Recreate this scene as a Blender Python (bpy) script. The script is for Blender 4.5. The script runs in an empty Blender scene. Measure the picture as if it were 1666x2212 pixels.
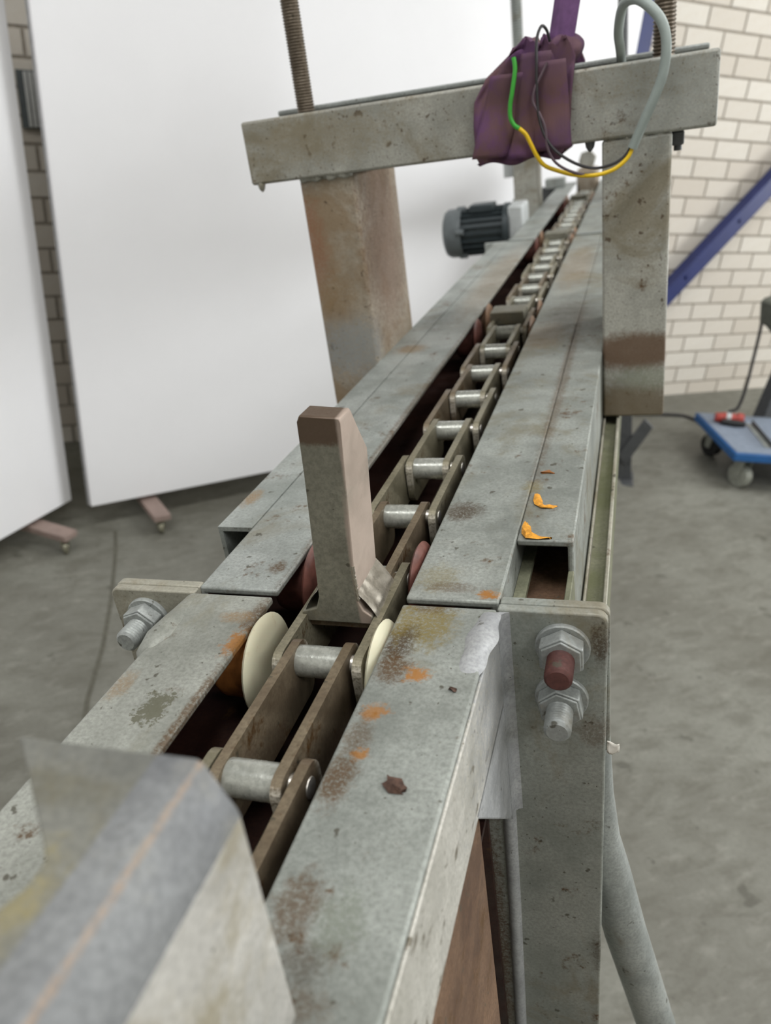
import bpy, bmesh, math, random
from mathutils import Matrix, Vector
random.seed(7)
S = bpy.context.scene
COL = S.collection

# ------------------------------------------------------------------ camera
RW = ((0.9251822, -0.3732092, 0.0689400), (-0.1168599, -0.4529593, -0.8838391), (0.3610839, 0.8096559, -0.4626831))
EYE = Vector((0, 0, 1.26))
cd = bpy.data.cameras.new('camera')
cam = bpy.data.objects.new('camera', cd)
COL.objects.link(cam)
r, u, b = Vector(RW[0]), -Vector(RW[1]), -Vector(RW[2])
cam.matrix_world = Matrix(((r.x, u.x, b.x, EYE.x), (r.y, u.y, b.y, EYE.y), (r.z, u.z, b.z, EYE.z), (0, 0, 0, 1)))
cd.sensor_fit = 'VERTICAL'
cd.sensor_height = 36.0
cd.lens = 1658.0 / 2212.0 * 36.0
cd.clip_start = 0.01
cd.dof.use_dof = True
cd.dof.focus_distance = 0.47
cd.dof.aperture_fstop = 8.5
S.camera = cam

# ------------------------------------------------------------------ world, lights, exposure
wd = bpy.data.worlds.new('world'); S.world = wd; wd.use_nodes = True
wd.node_tree.nodes['Background'].inputs[0].default_value = (0.9, 0.95, 1, 1)
wd.node_tree.nodes['Background'].inputs[1].default_value = 0.05
S.view_settings.view_transform = 'Standard'
S.view_settings.look = 'None'
S.view_settings.gamma = 1.0
S.view_settings.use_curve_mapping = False
S.view_settings.exposure = 0.0
def area(name, loc, aim, sx, sy, w, col):
    l = bpy.data.lights.new(name, 'AREA'); l.shape = 'RECTANGLE'; l.size = sx; l.size_y = sy; l.energy = w; l.color = col
    o = bpy.data.objects.new(name, l); COL.objects.link(o); o.location = loc
    o.rotation_euler = (Vector(aim) - Vector(loc)).to_track_quat('-Z', 'Y').to_euler()
    return o
area('ceiling_lamp_light', (-0.6, 0.2, 3.75), (-0.6, 0.2, 0), 2.6, 0.5, 50, (0.985, 0.99, 1.0))
area('ceiling_lamp_light', (3.2, 0.9, 3.75), (3.2, 0.9, 0), 2.6, 0.5, 62, (0.985, 0.99, 1.0))
area('ceiling_lamp_light', (1.2, -2.2, 3.75), (1.2, -2.2, 0), 2.6, 0.5, 70, (0.985, 0.99, 1.0))
area('window_light', (5.9, 0.2, 1.7), (0, 1.2, 1.2), 2.0, 1.4, 120, (0.95, 0.98, 1.0))

# ------------------------------------------------------------------ the conveyor's own frame (it hangs rolled to one side)
MC = ((0.7665377, 0.6178932, -0.1750086), (-0.6120487, 0.7854195, 0.0922639), (0.1944644, 0.0363900, 0.9802344))
LC = Vector((0.172, 0, 0.25))
M3 = Matrix(MC)
MCONV = Matrix.Translation(EYE) @ M3.to_4x4() @ Matrix.Translation(-LC)
def l2w(p): return MCONV @ Vector(p)
UPL = Vector(MC[2])                      # world up seen from the conveyor's frame

# ------------------------------------------------------------------ materials
MATS = {}
def nd(nt, t, **k):
    n = nt.nodes.new(t)
    for a, v in k.items(): setattr(n, a, v)
    return n
def lin(c):
    return tuple(((v / 255) / 12.92 if v / 255 <= 0.04045 else ((v / 255 + 0.055) / 1.055) ** 2.4) for v in c) + (1,)
class NT:
    def __init__(s, name):
        s.m = bpy.data.materials.new(name); s.m.use_nodes = True; s.t = s.m.node_tree
        s.b = s.t.nodes['Principled BSDF']; s.co = nd(s.t, 'ShaderNodeTexCoord').outputs['Object']
        MATS[name] = s.m
    def L(s, a, b): s.t.links.new(a, b)
    def noise(s, scale, detail=4, rough=0.6, vec=None, dist=0):
        n = nd(s.t, 'ShaderNodeTexNoise'); n.inputs['Scale'].default_value = scale; n.inputs['Detail'].default_value = detail
        n.inputs['Roughness'].default_value = rough; n.inputs['Distortion'].default_value = dist
        s.L(vec or s.co, n.inputs['Vector']); return n.outputs['Fac']
    def ramp(s, f, a, b, lo=0, hi=1):
        n = nd(s.t, 'ShaderNodeMapRange'); n.interpolation_type = 'SMOOTHSTEP'
        for i, v in zip(('From Min', 'From Max', 'To Min', 'To Max'), (a, b, lo, hi)): n.inputs[i].default_value = v
        s.L(f, n.inputs['Value']); return n.outputs['Result']
    def mix(s, f, a, b):
        n = nd(s.t, 'ShaderNodeMix', data_type='RGBA')
        for sock, v in ((n.inputs[0], f), (n.inputs[6], a), (n.inputs[7], b)):
            if isinstance(v, (tuple, float, int)): sock.default_value = v
            else: s.L(v, sock)
        return n.outputs[2]
    def math(s, op, a, b=0.0):
        n = nd(s.t, 'ShaderNodeMath', operation=op)
        for sock, v in ((n.inputs[0], a), (n.inputs[1], b)):
            if isinstance(v, (float, int)): sock.default_value = v
            else: s.L(v, sock)
        return n.outputs[0]
    def stretch(s, sc):
        n = nd(s.t, 'ShaderNodeMapping'); n.inputs['Scale'].default_value = sc; s.L(s.co, n.inputs['Vector']); return n.outputs[0]
    def spot(s, c, rad, ns, k=1.25, soft=0.35):
        n = nd(s.t, 'ShaderNodeVectorMath', operation='SUBTRACT'); s.L(s.co, n.inputs[0]); n.inputs[1].default_value = c
        n2 = nd(s.t, 'ShaderNodeVectorMath', operation='DIVIDE'); s.L(n.outputs[0], n2.inputs[0]); n2.inputs[1].default_value = rad
        n3 = nd(s.t, 'ShaderNodeVectorMath', operation='LENGTH'); s.L(n2.outputs[0], n3.inputs[0])
        d = s.math('ADD', n3.outputs['Value'], s.math('MULTIPLY', s.math('SUBTRACT', ns, 0.5), 2.6 * k))
        return s.ramp(d, 1 + soft, 1 - soft * 1.6)
    def bump(s, f, strength, dist=0.001):
        n = nd(s.t, 'ShaderNodeBump'); n.inputs['Strength'].default_value = strength; n.inputs['Distance'].default_value = dist
        s.L(f, n.inputs['Height']); s.L(n.outputs[0], s.b.inputs['Normal'])
    def out(s, col, rough=0.6, metal=0.0, spec=0.4):
        if isinstance(col, tuple): s.b.inputs['Base Color'].default_value = col
        else: s.L(col, s.b.inputs['Base Color'])
        if isinstance(rough, (float, int)): s.b.inputs['Roughness'].default_value = rough
        else: s.L(rough, s.b.inputs['Roughness'])
        s.b.inputs['Metallic'].default_value = metal; s.b.inputs['Specular IOR Level'].default_value = spec
        return s.m
RUST = lin((84, 60, 32)); ORANGE = lin((158, 104, 34)); DKBR = lin((66, 50, 30)); OLIVE = lin((122, 106, 44)); TAN = lin((136, 112, 80))
def metal(name, a, b, rust=0.0, dirt=0.0, specks=0.5, spots=(), rough=0.55, met=0.25, sc=1.0, grime=(118, 108, 84), dark=(70, 66, 54), streak=False):
    n = NT(name)
    big = n.noise(14 * sc, 5, 0.6); mid = n.noise(60 * sc, 4, 0.65); fine = n.noise(420 * sc, 2, 0.7); pat = n.noise(150 * sc, 5, 0.75)
    c = n.mix(n.ramp(big, 0.35, 0.65), lin(a), lin(b))
    c = n.mix(n.ramp(mid, 0.42, 0.75, 0, 0.35), c, tuple(min(1, v * 1.22) for v in lin(b)[:3]) + (1,))
    c = n.mix(n.ramp(fine, 0.3, 0.75, 0, 0.55), c, tuple(v * 0.68 for v in lin(a)[:3]) + (1,))
    if dirt: c = n.mix(n.ramp(n.noise(9 * sc, 6, 0.7, dist=0.6), 0.60 - 0.25 * dirt, 0.76 - 0.2 * dirt, 0, 0.7), c, lin(grime))
    if rust: c = n.mix(n.math('MULTIPLY', n.ramp(n.noise(21 * sc, 6, 0.75), 0.67 - 0.28 * rust, 0.75 - 0.28 * rust), n.ramp(pat, 0.35, 0.6)), c, RUST)
    if specks:
        c = n.mix(n.ramp(n.noise(330 * sc, 2, 0.5), 0.74 - 0.09 * specks, 0.80 - 0.07 * specks, 0, 0.8), c, lin(dark))
        c = n.mix(n.math('MULTIPLY', n.ramp(n.noise(95 * sc, 3, 0.5), 0.70 - 0.06 * specks, 0.74 - 0.05 * specks), 0.8), c, lin(dark))
    if spots:
        blend = n.math('ADD', n.math('MULTIPLY', pat, 0.6), n.math('MULTIPLY', n.noise(330 * sc, 4, 0.8), 0.4)); brk = n.ramp(n.noise(520 * sc, 3, 0.8), 0.34, 0.54, 0.2, 1.0)
    if streak: c = n.mix(n.ramp(n.noise(150, 3, 0.6, n.stretch((1, 0.22, 0.6))), 0.60, 0.68, 0, 0.75), c, lin(dark))
    for sp_ in spots:
        cen, rad, col, st = sp_[:4]
        mk = n.math('MULTIPLY', n.spot(cen, rad, blend, *(sp_[4:] or (1.25, 0.35))), st)
        c = n.mix(mk if len(sp_) > 4 else n.math('MULTIPLY', mk, brk), c, col)
    n.bump(n.math('ADD', n.math('MULTIPLY', fine, 0.4), pat), 0.22, 0.0006)
    return n.out(c, n.ramp(mid, 0.3, 0.7, rough - 0.1, rough + 0.12), met, 0.4)
def plain(name, c, rough=0.5, met=0.0, var=0.15, sc=60, spec=0.4):
    n = NT(name); f = n.noise(sc, 4, 0.65)
    k = lin(c)
    n.bump(f, 0.1, 0.0006)
    return n.out(n.mix(n.ramp(f, 0.3, 0.7), tuple(v * (1 - var) for v in k[:3]) + (1,), tuple(min(1, v * (1 + var)) for v in k[:3]) + (1,)), rough, met, spec)
def r3(r, z=0.02): return (r, r, z)
SP_RIGHT = [((0.064, 0.341, 0), (0.015, 0.022, 0.02), OLIVE, 0.75), ((0.0505, 0.322, 0), (0.009, 0.019, 0.02), DKBR, 0.9), ((0.0535, 0.301, 0), (0.010, 0.012, 0.02), RUST, 0.85),
            ((0.0667, 0.298, 0), (0.006, 0.006, 0.02), ORANGE, 0.85, 2.3, 0.4), ((0.054, 0.267, 0), (0.006, 0.006, 0.02), ORANGE, 0.7, 2.3, 0.4), ((0.0505, 0.25, 0), (0.007, 0.012, 0.02), RUST, 0.6), ((0.0547, 0.239, 0), (0.004, 0.004, 0.02), ORANGE, 0.8, 2.3, 0.4),
            ((0.050, 0.224, 0), (0.008, 0.016, 0.02), RUST, 0.85), ((0.0557, 0.162, 0), (0.009, 0.016, 0.02), RUST, 0.7), ((0.066, 0.142, 0), (0.009, 0.008, 0.02), DKBR, 0.55), ((0.07, 0.129, 0), (0.012, 0.006, 0.02), RUST, 0.5),
            ((0.074, 0.160, 0), (0.009, 0.014, 0.02), lin((112, 118, 104)), 0.6), ((0.06, 0.36, 0), (0.016, 0.008, 0.02), RUST, 0.55), ((0.0475, 0.345, 0), (0.006, 0.02, 0.02), OLIVE, 0.6)]
SP_RFAR = [((0.055, 0.479, 0), (0.014, 0.015, 0.02), DKBR, 0.85), ((0.0913, 0.3745, 0), (0.007, 0.004, 0.02), ORANGE, 0.9, 2.3, 0.4), ((0.057, 0.39, 0), (0.014, 0.016, 0.02), OLIVE, 0.4), ((0.068, 0.38, 0), (0.016, 0.006, 0.02), RUST, 0.5),
           ((0.085, 1.05, 0), (0.03, 0.09, 0.03), DKBR, 0.5), ((0.06, 0.95, 0), (0.03, 0.06, 0.03), TAN, 0.5), ((0.1, 0.8, 0), (0.006, 0.3, 0.02), RUST, 0.6), ((0.07, 1.4, 0), (0.03, 0.2, 0.03), TAN, 0.5), ((0.1, 0.52, 0), (0.008, 0.01, 0.02), OLIVE, 0.5)]
SP_LEFT = [((-0.0445, 0.313, 0), (0.006, 0.012, 0.02), ORANGE, 0.85, 2.3, 0.4), ((-0.044, 0.34, 0), (0.006, 0.018, 0.02), RUST, 0.8), ((-0.056, 0.337, 0), (0.012, 0.006, 0.02), TAN, 0.7), ((-0.0917, 0.268, 0), (0.006, 0.012, 0.02), TAN, 0.6),
           ((-0.044, 0.25, -0.002), (0.003, 0.06, 0.004), RUST, 0.8), ((-0.0634, 0.254, 0), (0.008, 0.012, 0.02), lin((84, 82, 62)), 0.8, 2.6, 0.1)]
SP_LFAR = [((-0.0542, 0.3946, 0), (0.006, 0.008, 0.02), RUST, 0.85), ((-0.122, 0.497, 0), (0.007, 0.015, 0.02), TAN, 0.85), ((-0.09, 1.07, 0), (0.03, 0.06, 0.02), lin((84, 88, 84)), 0.6), ((-0.044, 0.7, -0.003), (0.0035, 0.4, 0.006), RUST, 0.6),
           ((-0.1, 0.92, 0), (0.02, 0.02, 0.02), TAN, 0.8), ((-0.06, 1.35, 0), (0.03, 0.3, 0.02), TAN, 0.45)]
ZA, ZB = (124, 128, 122), (156, 160, 154)
metal('galvanised_rail_right_near', ZA, ZB, 0.3, 0.3, 0.5, SP_RIGHT, grime=(116, 114, 96))
metal('galvanised_rail_left_near', (132, 134, 126), (162, 164, 156), 0.28, 0.25, 0.6, SP_LEFT, grime=(126, 122, 104))
metal('galvanised_rail_right_far', ZA, ZB, 0.35, 0.45, 0.5, SP_RFAR, grime=(114, 108, 86))
metal('galvanised_rail_left_far', (132, 137, 132), (164, 168, 164), 0.3, 0.3, 0.5, SP_LFAR, grime=(122, 116, 98))
metal('galvanised_plain', (140, 145, 142), (170, 174, 170), 0.05, 0.2, 0.4)
metal('galvanised_plate', (134, 139, 132), (160, 163, 156), 0.25, 0.35, 0.5, [((0.078, 0.36, -0.30), (0.013, 0.02, 0.15), lin((84, 64, 46)), 0.9), ((0.155, 0.36, -0.02), (0.006, 0.02, 0.014), DKBR, 0.8), ((0.152, 0.36, -0.085), (0.012, 0.02, 0.012), RUST, 0.5), ((0.155, 0.36, -0.29), (0.008, 0.02, 0.02), DKBR, 0.6)])
metal('galvanised_plate_left', (150, 148, 134), (172, 168, 154), 0.3, 0.35, 0.5)
metal('smooth_zinc_fillet', (150, 152, 154), (176, 178, 178), 0, 0, 0.1)
metal('streaked_web', (170, 168, 158), (196, 194, 186), 0.05, 0.15, 0.9, [((0.1, 0.375, -0.03), (0.03, 0.105, 0.1), lin((154, 156, 157)), 1.0)], dark=(92, 84, 66), streak=True)
metal('rusty_steel', (84, 62, 46), (122, 96, 74), 0.5, 0.4, 0.6, grime=(84, 62, 46), rough=0.8, met=0)
metal('rust_and_shade_inside', (42, 24, 20), (64, 40, 32), 0.2, 0.2, 0.4, grime=(30, 20, 18), rough=0.5, met=0, dark=(20, 14, 12))  # rust brown taken near black, so insides and gaps look shaded
metal('gantry_steel', (150, 150, 142), (178, 177, 168), 0.25, 0.5, 0.85, [((-0.16, 0.86, 0.25), (0.09, 0.05, 0.025), lin((138, 128, 106)), 0.6), ((0.17, 0.86, 0.0), (0.06, 0.03, 0.022), lin((96, 70, 48)), 0.85, 0.5, 0.25), ((0.165, 0.86, -0.065), (0.07, 0.03, 0.03), lin((104, 90, 68)), 0.8, 0.6, 0.3), ((0.18, 0.86, -0.03), (0.03, 0.03, 0.014), lin((132, 138, 120)), 0.6), ((0.2, 0.86, 0.25), (0.08, 0.05, 0.05), lin((150, 154, 150)), 0.6)], dark=(74, 58, 40))
metal('gantry_leg_stained', (152, 142, 126), (176, 166, 150), 0.28, 0.6, 0.6, [((-0.16, 0.87, 0.02), (0.05, 0.03, 0.04), lin((142, 146, 146)), 0.85), ((-0.19, 0.87, 0.14), (0.02, 0.03, 0.06), lin((140, 92, 66)), 0.6), ((-0.125, 0.95, 0.13), (0.012, 0.09, 0.12), lin((96, 66, 48)), 0.8), ((-0.17, 0.87, 0.08), (0.03, 0.03, 0.03), TAN, 0.6)], grime=(134, 112, 84), dark=(72, 54, 38))  # dark brown on the left leg's right face is rust stain plus painted shade
WORN = [((0, s_ * 0.0570, 0.0), (0.01, 0.003, 0.012), lin((206, 200, 186)), 0.8) for s_ in (1, -1)]
metal('chain_plate_steel', (110, 105, 86), (140, 134, 114), 0.25, 0.4, 0.4, WORN, grime=(92, 78, 56), rough=0.42, met=0.35)
metal('chain_plate_rusty', (98, 85, 68), (124, 112, 92), 0.35, 0.5, 0.3, WORN, grime=(78, 56, 42), rough=0.45, met=0.3)
metal('bushing_steel', (160, 162, 154), (196, 198, 190), 0.0, 0.2, 0.4, grime=(150, 134, 96), rough=0.26, met=0.45)
metal('bright_rivet', (190, 186, 176), (216, 212, 204), 0.0, 0.1, 0.2, rough=0.25, met=0.8)
metal('pusher_steel', (112, 110, 98), (136, 134, 120), 0.0, 0.3, 0.3, [((0.0145, 0.352, 0.122), (0.09, 0.09, 0.0165), lin((84, 66, 52)), 0.9, 0.22, 0.08), ((0.0275, 0.37, 0.085), (0.0050, 0.06, 0.075), lin((168, 152, 140)), 0.9, 0.12, 0.15), ((0.0222, 0.37, 0.02), (0.0045, 0.06, 0.06), lin((168, 152, 140)), 0.9, 0.12, 0.15)], rough=0.5, met=0.3)  # brown tip is stain; lighter right face paints in light from the right
metal('weld_bead_metal', (134, 128, 116), (168, 162, 150), 0.0, 0.2, 0.3, rough=0.32, met=0.55)
metal('bolt_zinc', (146, 150, 148), (172, 176, 172), 0.0, 0.15, 0.5, rough=0.5, met=0.3)
metal('bolt_rusty_red', (70, 40, 36), (96, 60, 54), 0.3, 0.1, 0.3, grime=(76, 40, 36), rough=0.7, met=0)
metal('thread_steel', (98, 88, 76), (132, 122, 108), 0.1, 0.3, 0.2, rough=0.4, met=0.6)
metal('side_greenish', (112, 114, 94), (134, 134, 112), 0.15, 0.6, 0.4, grime=(98, 102, 68))
metal('bracket_zinc', (176, 174, 168), (206, 204, 198), 0.03, 0.3, 0.1, [((0.045, 0.08, 0.11), (0.02, 0.02, 0.02), OLIVE, 0.5)], grime=(140, 128, 92))
metal('bracket_top_grey', (108, 109, 104), (126, 126, 118), 0.03, 0.3, 0.1, [((0.043, 0.080, 0.11), (0.009, 0.014, 0.02), lin((150, 138, 88)), 0.55), ((0.03, 0.11, 0.11), (0.02, 0.006, 0.02), lin((96, 94, 80)), 0.5)], grime=(118, 110, 84))
metal('bracket_bend_grey', (108, 110, 112), (134, 136, 136), 0.03, 0.2, 0.1, [((0.0650, 0.05, 0.1092), (0.0011, 0.14, 0.0011), lin((150, 128, 106)), 0.6)], grime=(150, 146, 130))
def nylon():
    n = NT('cream_nylon'); f = n.noise(55, 5, 0.7)
    n.b.inputs['Subsurface Weight'].default_value = 0.1
    c = n.mix(n.ramp(f, 0.55, 0.75, 0, 0.6), lin((208, 202, 176)), lin((170, 140, 96)))
    return n.out(c, 0.4, 0, 0.4)
nylon()
plain('stained_nylon', (150, 96, 48), 0.5, 0, 0.35, 60)
plain('tan_nylon', (138, 108, 84), 0.5, 0, 0.3, 60)
plain('red_brown_nylon', (104, 66, 58), 0.45, 0, 0.3, 90)
plain('orange_grease', (204, 142, 46), 0.6, 0, 0.35, 300)
plain('brown_bark', (74, 54, 44), 0.8, 0, 0.4, 400)
plain('white_paper', (214, 210, 200), 0.8)
def webbing():
    n = NT('purple_webbing'); f = n.noise(16, 5, 0.7); w = nd(n.t, 'ShaderNodeTexWave'); w.inputs['Scale'].default_value = 260; w.inputs['Distortion'].default_value = 1.5
    n.L(n.co, w.inputs['Vector'])
    c = n.mix(n.ramp(f, 0.34, 0.58), lin((100, 66, 108)), lin((104, 78, 72)))
    c = n.mix(n.ramp(n.noise(7, 4, 0.6), 0.45, 0.65, 0, 0.6), c, lin((66, 46, 72)))
    c = n.mix(n.math('MULTIPLY', w.outputs['Fac'], 0.3), c, lin((116, 84, 108)))
    n.bump(w.outputs['Fac'], 0.35, 0.0008)
    return n.out(c, 0.8, 0, 0.25)
webbing()
plain('purple_strap', (108, 76, 118), 0.75, 0, 0.25, 40)
plain('grey_sheath', (150, 160, 156), 0.45, 0, 0.05)
plain('yellow_insulation', (222, 184, 30), 0.4, 0, 0.06)
plain('green_insulation', (62, 160, 56), 0.4, 0, 0.06)
plain('black_insulation', (46, 44, 46), 0.45)
plain('brown_insulation', (92, 76, 84), 0.45)
plain('motor_grey', (54, 62, 65), 0.45, 0.1, 0.1)
plain('motor_light_grey', (96, 102, 104), 0.45, 0.1, 0.1)
plain('pale_plate', (186, 190, 190), 0.5, 0.2, 0.06)
plain('blue_paint', (36, 46, 98), 0.4, 0, 0.1, 12)
plain('blue_plastic', (38, 92, 150), 0.5, 0, 0.12, 20)
plain('blue_deck', (124, 134, 148), 0.7, 0, 0.1, 30)
plain('black_rubber', (34, 34, 34), 0.6)
plain('dark_grey_steel', (88, 90, 92), 0.5, 0.3, 0.15)
plain('castor_grey', (150, 152, 142), 0.5, 0.2)
plain('red_plastic', (168, 62, 52), 0.4)
plain('machine_grey', (96, 98, 90), 0.55)
plain('board_white', (232, 232, 234), 0.42, 0, 0.012, 3, 0.4)
plain('board_edge', (150, 150, 150), 0.6)
plain('pink_wood', (142, 124, 116), 0.7, 0, 0.12, 25)
plain('castor_metal', (160, 158, 140), 0.2, 0.8)
plain('plaster_white', (206, 204, 198), 0.9, 0, 0.03, 4)
plain('ceiling_white', (210, 210, 206), 0.9, 0, 0.03, 4)
plain('aluminium', (206, 208, 206), 0.4, 0.1, 0.06)
def lamp_mat():
    n = NT('lamp_diffuser'); n.b.inputs['Emission Color'].default_value = (1, 0.97, 0.93, 1); n.b.inputs['Emission Strength'].default_value = 3.0
    n.out((0.9, 0.9, 0.9, 1), 0.5)
lamp_mat()
def mortar():
    n = NT('mortar'); f = n.noise(60, 5, 0.7)
    n.bump(f, 0.3, 0.002); n.out(n.mix(n.ramp(f, 0.3, 0.7), lin((142, 134, 122)), lin((164, 156, 144))), 0.9)
mortar()
def brickm():
    n = NT('cream_brick'); oi = nd(n.t, 'ShaderNodeObjectInfo'); f = n.noise(45, 4, 0.7); g = n.noise(8, 3, 0.6)
    c = n.mix(oi.outputs['Random'], lin((200, 192, 180)), lin((216, 211, 201)))
    c = n.mix(n.ramp(f, 0.4, 0.8, 0, 0.3), c, lin((196, 184, 166)))
    c = n.mix(n.ramp(g, 0.5, 0.75, 0, 0.25), c, lin((204, 194, 178)))
    n.bump(f, 0.15, 0.001); n.out(c, 0.75)
brickm()
def floorm():
    n = NT('concrete'); a = n.noise(1.6, 6, 0.65); b2 = n.noise(9, 5, 0.7, n.stretch((1, 2.2, 1)), 0.5); f = n.noise(90, 4, 0.7); sp = n.noise(11, 3, 0.55)
    c = n.mix(n.ramp(a, 0.35, 0.65), lin((108, 107, 98)), lin((128, 128, 119)))
    c = n.mix(n.ramp(b2, 0.42, 0.68, 0, 0.6), c, lin((92, 90, 80)))
    c = n.mix(n.ramp(n.noise(14, 4, 0.6, n.stretch((1, 2.6, 1)), 0.4), 0.52, 0.70, 0, 0.35), c, lin((144, 143, 134)))
    c = n.mix(n.ramp(f, 0.4, 0.8, 0, 0.4), c, lin((88, 85, 76)))
    c = n.mix(n.ramp(sp, 0.66, 0.72, 0, 0.6), c, lin((74, 72, 63)))
    c = n.mix(n.ramp(n.noise(26, 3, 0.5), 0.70, 0.75, 0, 0.6), c, lin((66, 63, 56)))
    n.bump(n.noise(40, 5, 0.7), 0.15, 0.002); n.out(c, n.ramp(a, 0.3, 0.7, 0.5, 0.7), 0, 0.35)
floorm()
plain('floor_crack', (92, 90, 80), 0.9)

# ------------------------------------------------------------------ mesh helpers
class G:
    def __init__(s): s.v = []; s.f = []
    def add(s, vs, fs):
        k = len(s.v); s.v += [tuple(p) for p in vs]; s.f += [tuple(i + k for i in f) for f in fs]; return s
    def box(s, x0, x1, y0, y1, z0, z1):
        return s.add([(x0, y0, z0), (x1, y0, z0), (x1, y1, z0), (x0, y1, z0), (x0, y0, z1), (x1, y0, z1), (x1, y1, z1), (x0, y1, z1)],
                     [(0, 3, 2, 1), (4, 5, 6, 7), (0, 1, 5, 4), (1, 2, 6, 5), (2, 3, 7, 6), (3, 0, 4, 7)])
    def prism(s, poly, axis, a, b):
        # poly in the two other axes, in cyclic order (y: x,z ; x: y,z ; z: x,y)
        def P(p, t): return {'x': (t, p[0], p[1]), 'y': (p[0], t, p[1]), 'z': (p[0], p[1], t)}[axis]
        n = len(poly)
        return s.add([P(p, a) for p in poly] + [P(p, b) for p in poly],
                     [tuple(range(n))[::-1], tuple(range(n, 2 * n))] + [(i, (i + 1) % n, n + (i + 1) % n, n + i) for i in range(n)])
    def cyl(s, p0, p1, r0, n=16, r1=None, cap=True):
        return s.tube([p0, p1], [r0, r0 if r1 is None else r1], n, cap)
    def tube(s, path, r, n=10, cap=True, sq=None):
        path = [Vector(p) for p in path]; m = len(path)
        rs = r if isinstance(r, (list, tuple)) else [r] * m
        t0 = (path[1] - path[0]).normalized()
        a = Vector((0, 0, 1)) if abs(t0.z) < 0.9 else Vector((1, 0, 0))
        nx = t0.cross(a).normalized(); vs = []; fs = []
        for i, p in enumerate(path):
            t = (path[min(i + 1, m - 1)] - path[max(i - 1, 0)]).normalized()
            nx = (nx - t * nx.dot(t)).normalized(); ny = t.cross(nx)
            for k in range(n):
                an = 2 * math.pi * k / n
                vs.append(p + nx * (rs[i] * math.cos(an)) + ny * (rs[i] * math.sin(an)))
        for i in range(m - 1):
            for k in range(n):
                fs.append((i * n + k, i * n + (k + 1) % n, (i + 1) * n + (k + 1) % n, (i + 1) * n + k))
        if cap: fs += [tuple(range(n))[::-1], tuple(range((m - 1) * n, m * n))]
        return s.add(vs, fs)
    def lathe(s, prof, c, axis='x', n=28):
        vs = []; fs = []; m = len(prof)
        for t, r in prof:
            for k in range(n):
                an = 2 * math.pi * k / n; q = (r * math.cos(an), r * math.sin(an))
                vs.append({'x': (t, c[0] + q[0], c[1] + q[1]), 'y': (c[0] + q[0], t, c[1] + q[1]), 'z': (c[0] + q[0], c[1] + q[1], t)}[axis])
        for i in range(m - 1):
            for k in range(n): fs.append((i * n + k, i * n + (k + 1) % n, (i + 1) * n + (k + 1) % n, (i + 1) * n + k))
        fs += [tuple(range(n))[::-1], tuple(range((m - 1) * n, m * n))]
        return s.add(vs, fs)
    def grid(s, fn, nu, nv, closed_v=False):
        vs = [fn(i / nu, j / nv) for i in range(nu + 1) for j in range(nv + (0 if closed_v else 1))]
        w = nv + (0 if closed_v else 1); fs = []
        for i in range(nu):
            for j in range(nv):
                k = (j + 1) % w
                fs.append((i * w + j, i * w + k, (i + 1) * w + k, (i + 1) * w + j))
        return s.add(vs, fs)
    def mesh(s, name, mat, smooth=False):
        me = bpy.data.meshes.new(name); me.from_pydata(s.v, [], s.f)
        bm = bmesh.new(); bm.from_mesh(me); bmesh.ops.recalc_face_normals(bm, faces=bm.faces); bm.to_mesh(me); bm.free()
        me.materials.append(MATS[mat])
        if smooth:
            for p in me.polygons: p.use_smooth = True
            me.set_sharp_from_angle(angle=math.radians(40))
        return me
def tag(o, label, cat, group=None):
    o['label'] = label; o['category'] = cat
    if group: o['group'] = group
    return o
def obj(name, me, parent=None, loc=(0, 0, 0), bevel=0, seg=2):
    o = bpy.data.objects.new(name, me); COL.objects.link(o); o.location = loc
    if parent is not None: o.parent = parent
    if bevel:
        m = o.modifiers.new('bevel', 'BEVEL'); m.width = bevel; m.segments = seg; m.limit_method = 'ANGLE'; m.angle_limit = math.radians(40)
        for p in o.data.polygons: p.use_smooth = True
        o.data.set_sharp_from_angle(angle=math.radians(50))
    return o
class Thing:
    """an Empty at the base of a thing; its parts keep the coordinates of the frame they were measured in"""
    def __init__(s, name, label, cat, base, conv=True, group=None):
        s.base = Vector(base)
        s.e = bpy.data.objects.new(name, None); COL.objects.link(s.e); s.e.empty_display_size = 0.05
        s.e.matrix_world = (MCONV if conv else Matrix.Identity(4)) @ Matrix.Translation(s.base)
        tag(s.e, label, cat, group)
    def part(s, name, g, mat, bevel=0, smooth=False, seg=2, label=None):
        o = obj(name, g.mesh(name, mat, smooth), s.e, -s.base, bevel, seg)
        if label: o['label'] = label
        return o
def sub(parent, name, g, mat, bevel=0, smooth=False):
    return obj(name, g.mesh(name, mat, smooth), parent, (0, 0, 0), bevel)

# ================================================================== the room
YW = 3.0905
def struct(name, g, mat):
    o = obj(name, g.mesh(name, mat)); o['kind'] = 'structure'; return o
floor = struct('floor', G().box(-3.2, 6.2, -4.2, YW + 0.1, -0.1, 0), 'concrete')
ck = G()
pts = [(0.08, 2.30), (0.071, 2.175), (0.035, 1.90), (0.0, 1.70), (-0.047, 1.51), (-0.07, 1.36), (-0.1, 1.1)]
for (xa, ya), (xb, yb) in zip(pts, pts[1:]):
    ck.add([(xa - 0.006, ya, 0.0008), (xa + 0.006, ya, 0.0008), (xb + 0.006, yb, 0.0008), (xb - 0.006, yb, 0.0008)], [(0, 1, 2, 3)])
obj('floor_crack', ck.mesh('floor_crack', 'floor_crack'), floor)
wall_back = struct('wall_back', G().box(-3.2, 6.2, YW, YW + 0.1, 0, 4), 'mortar')
struct('wall_right', G().box(6.1, 6.2, -4.2, YW, 0, 4), 'plaster_white')
struct('wall_left', G().box(-3.2, -3.1, -4.2, YW, 0, 4), 'plaster_white')
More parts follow.
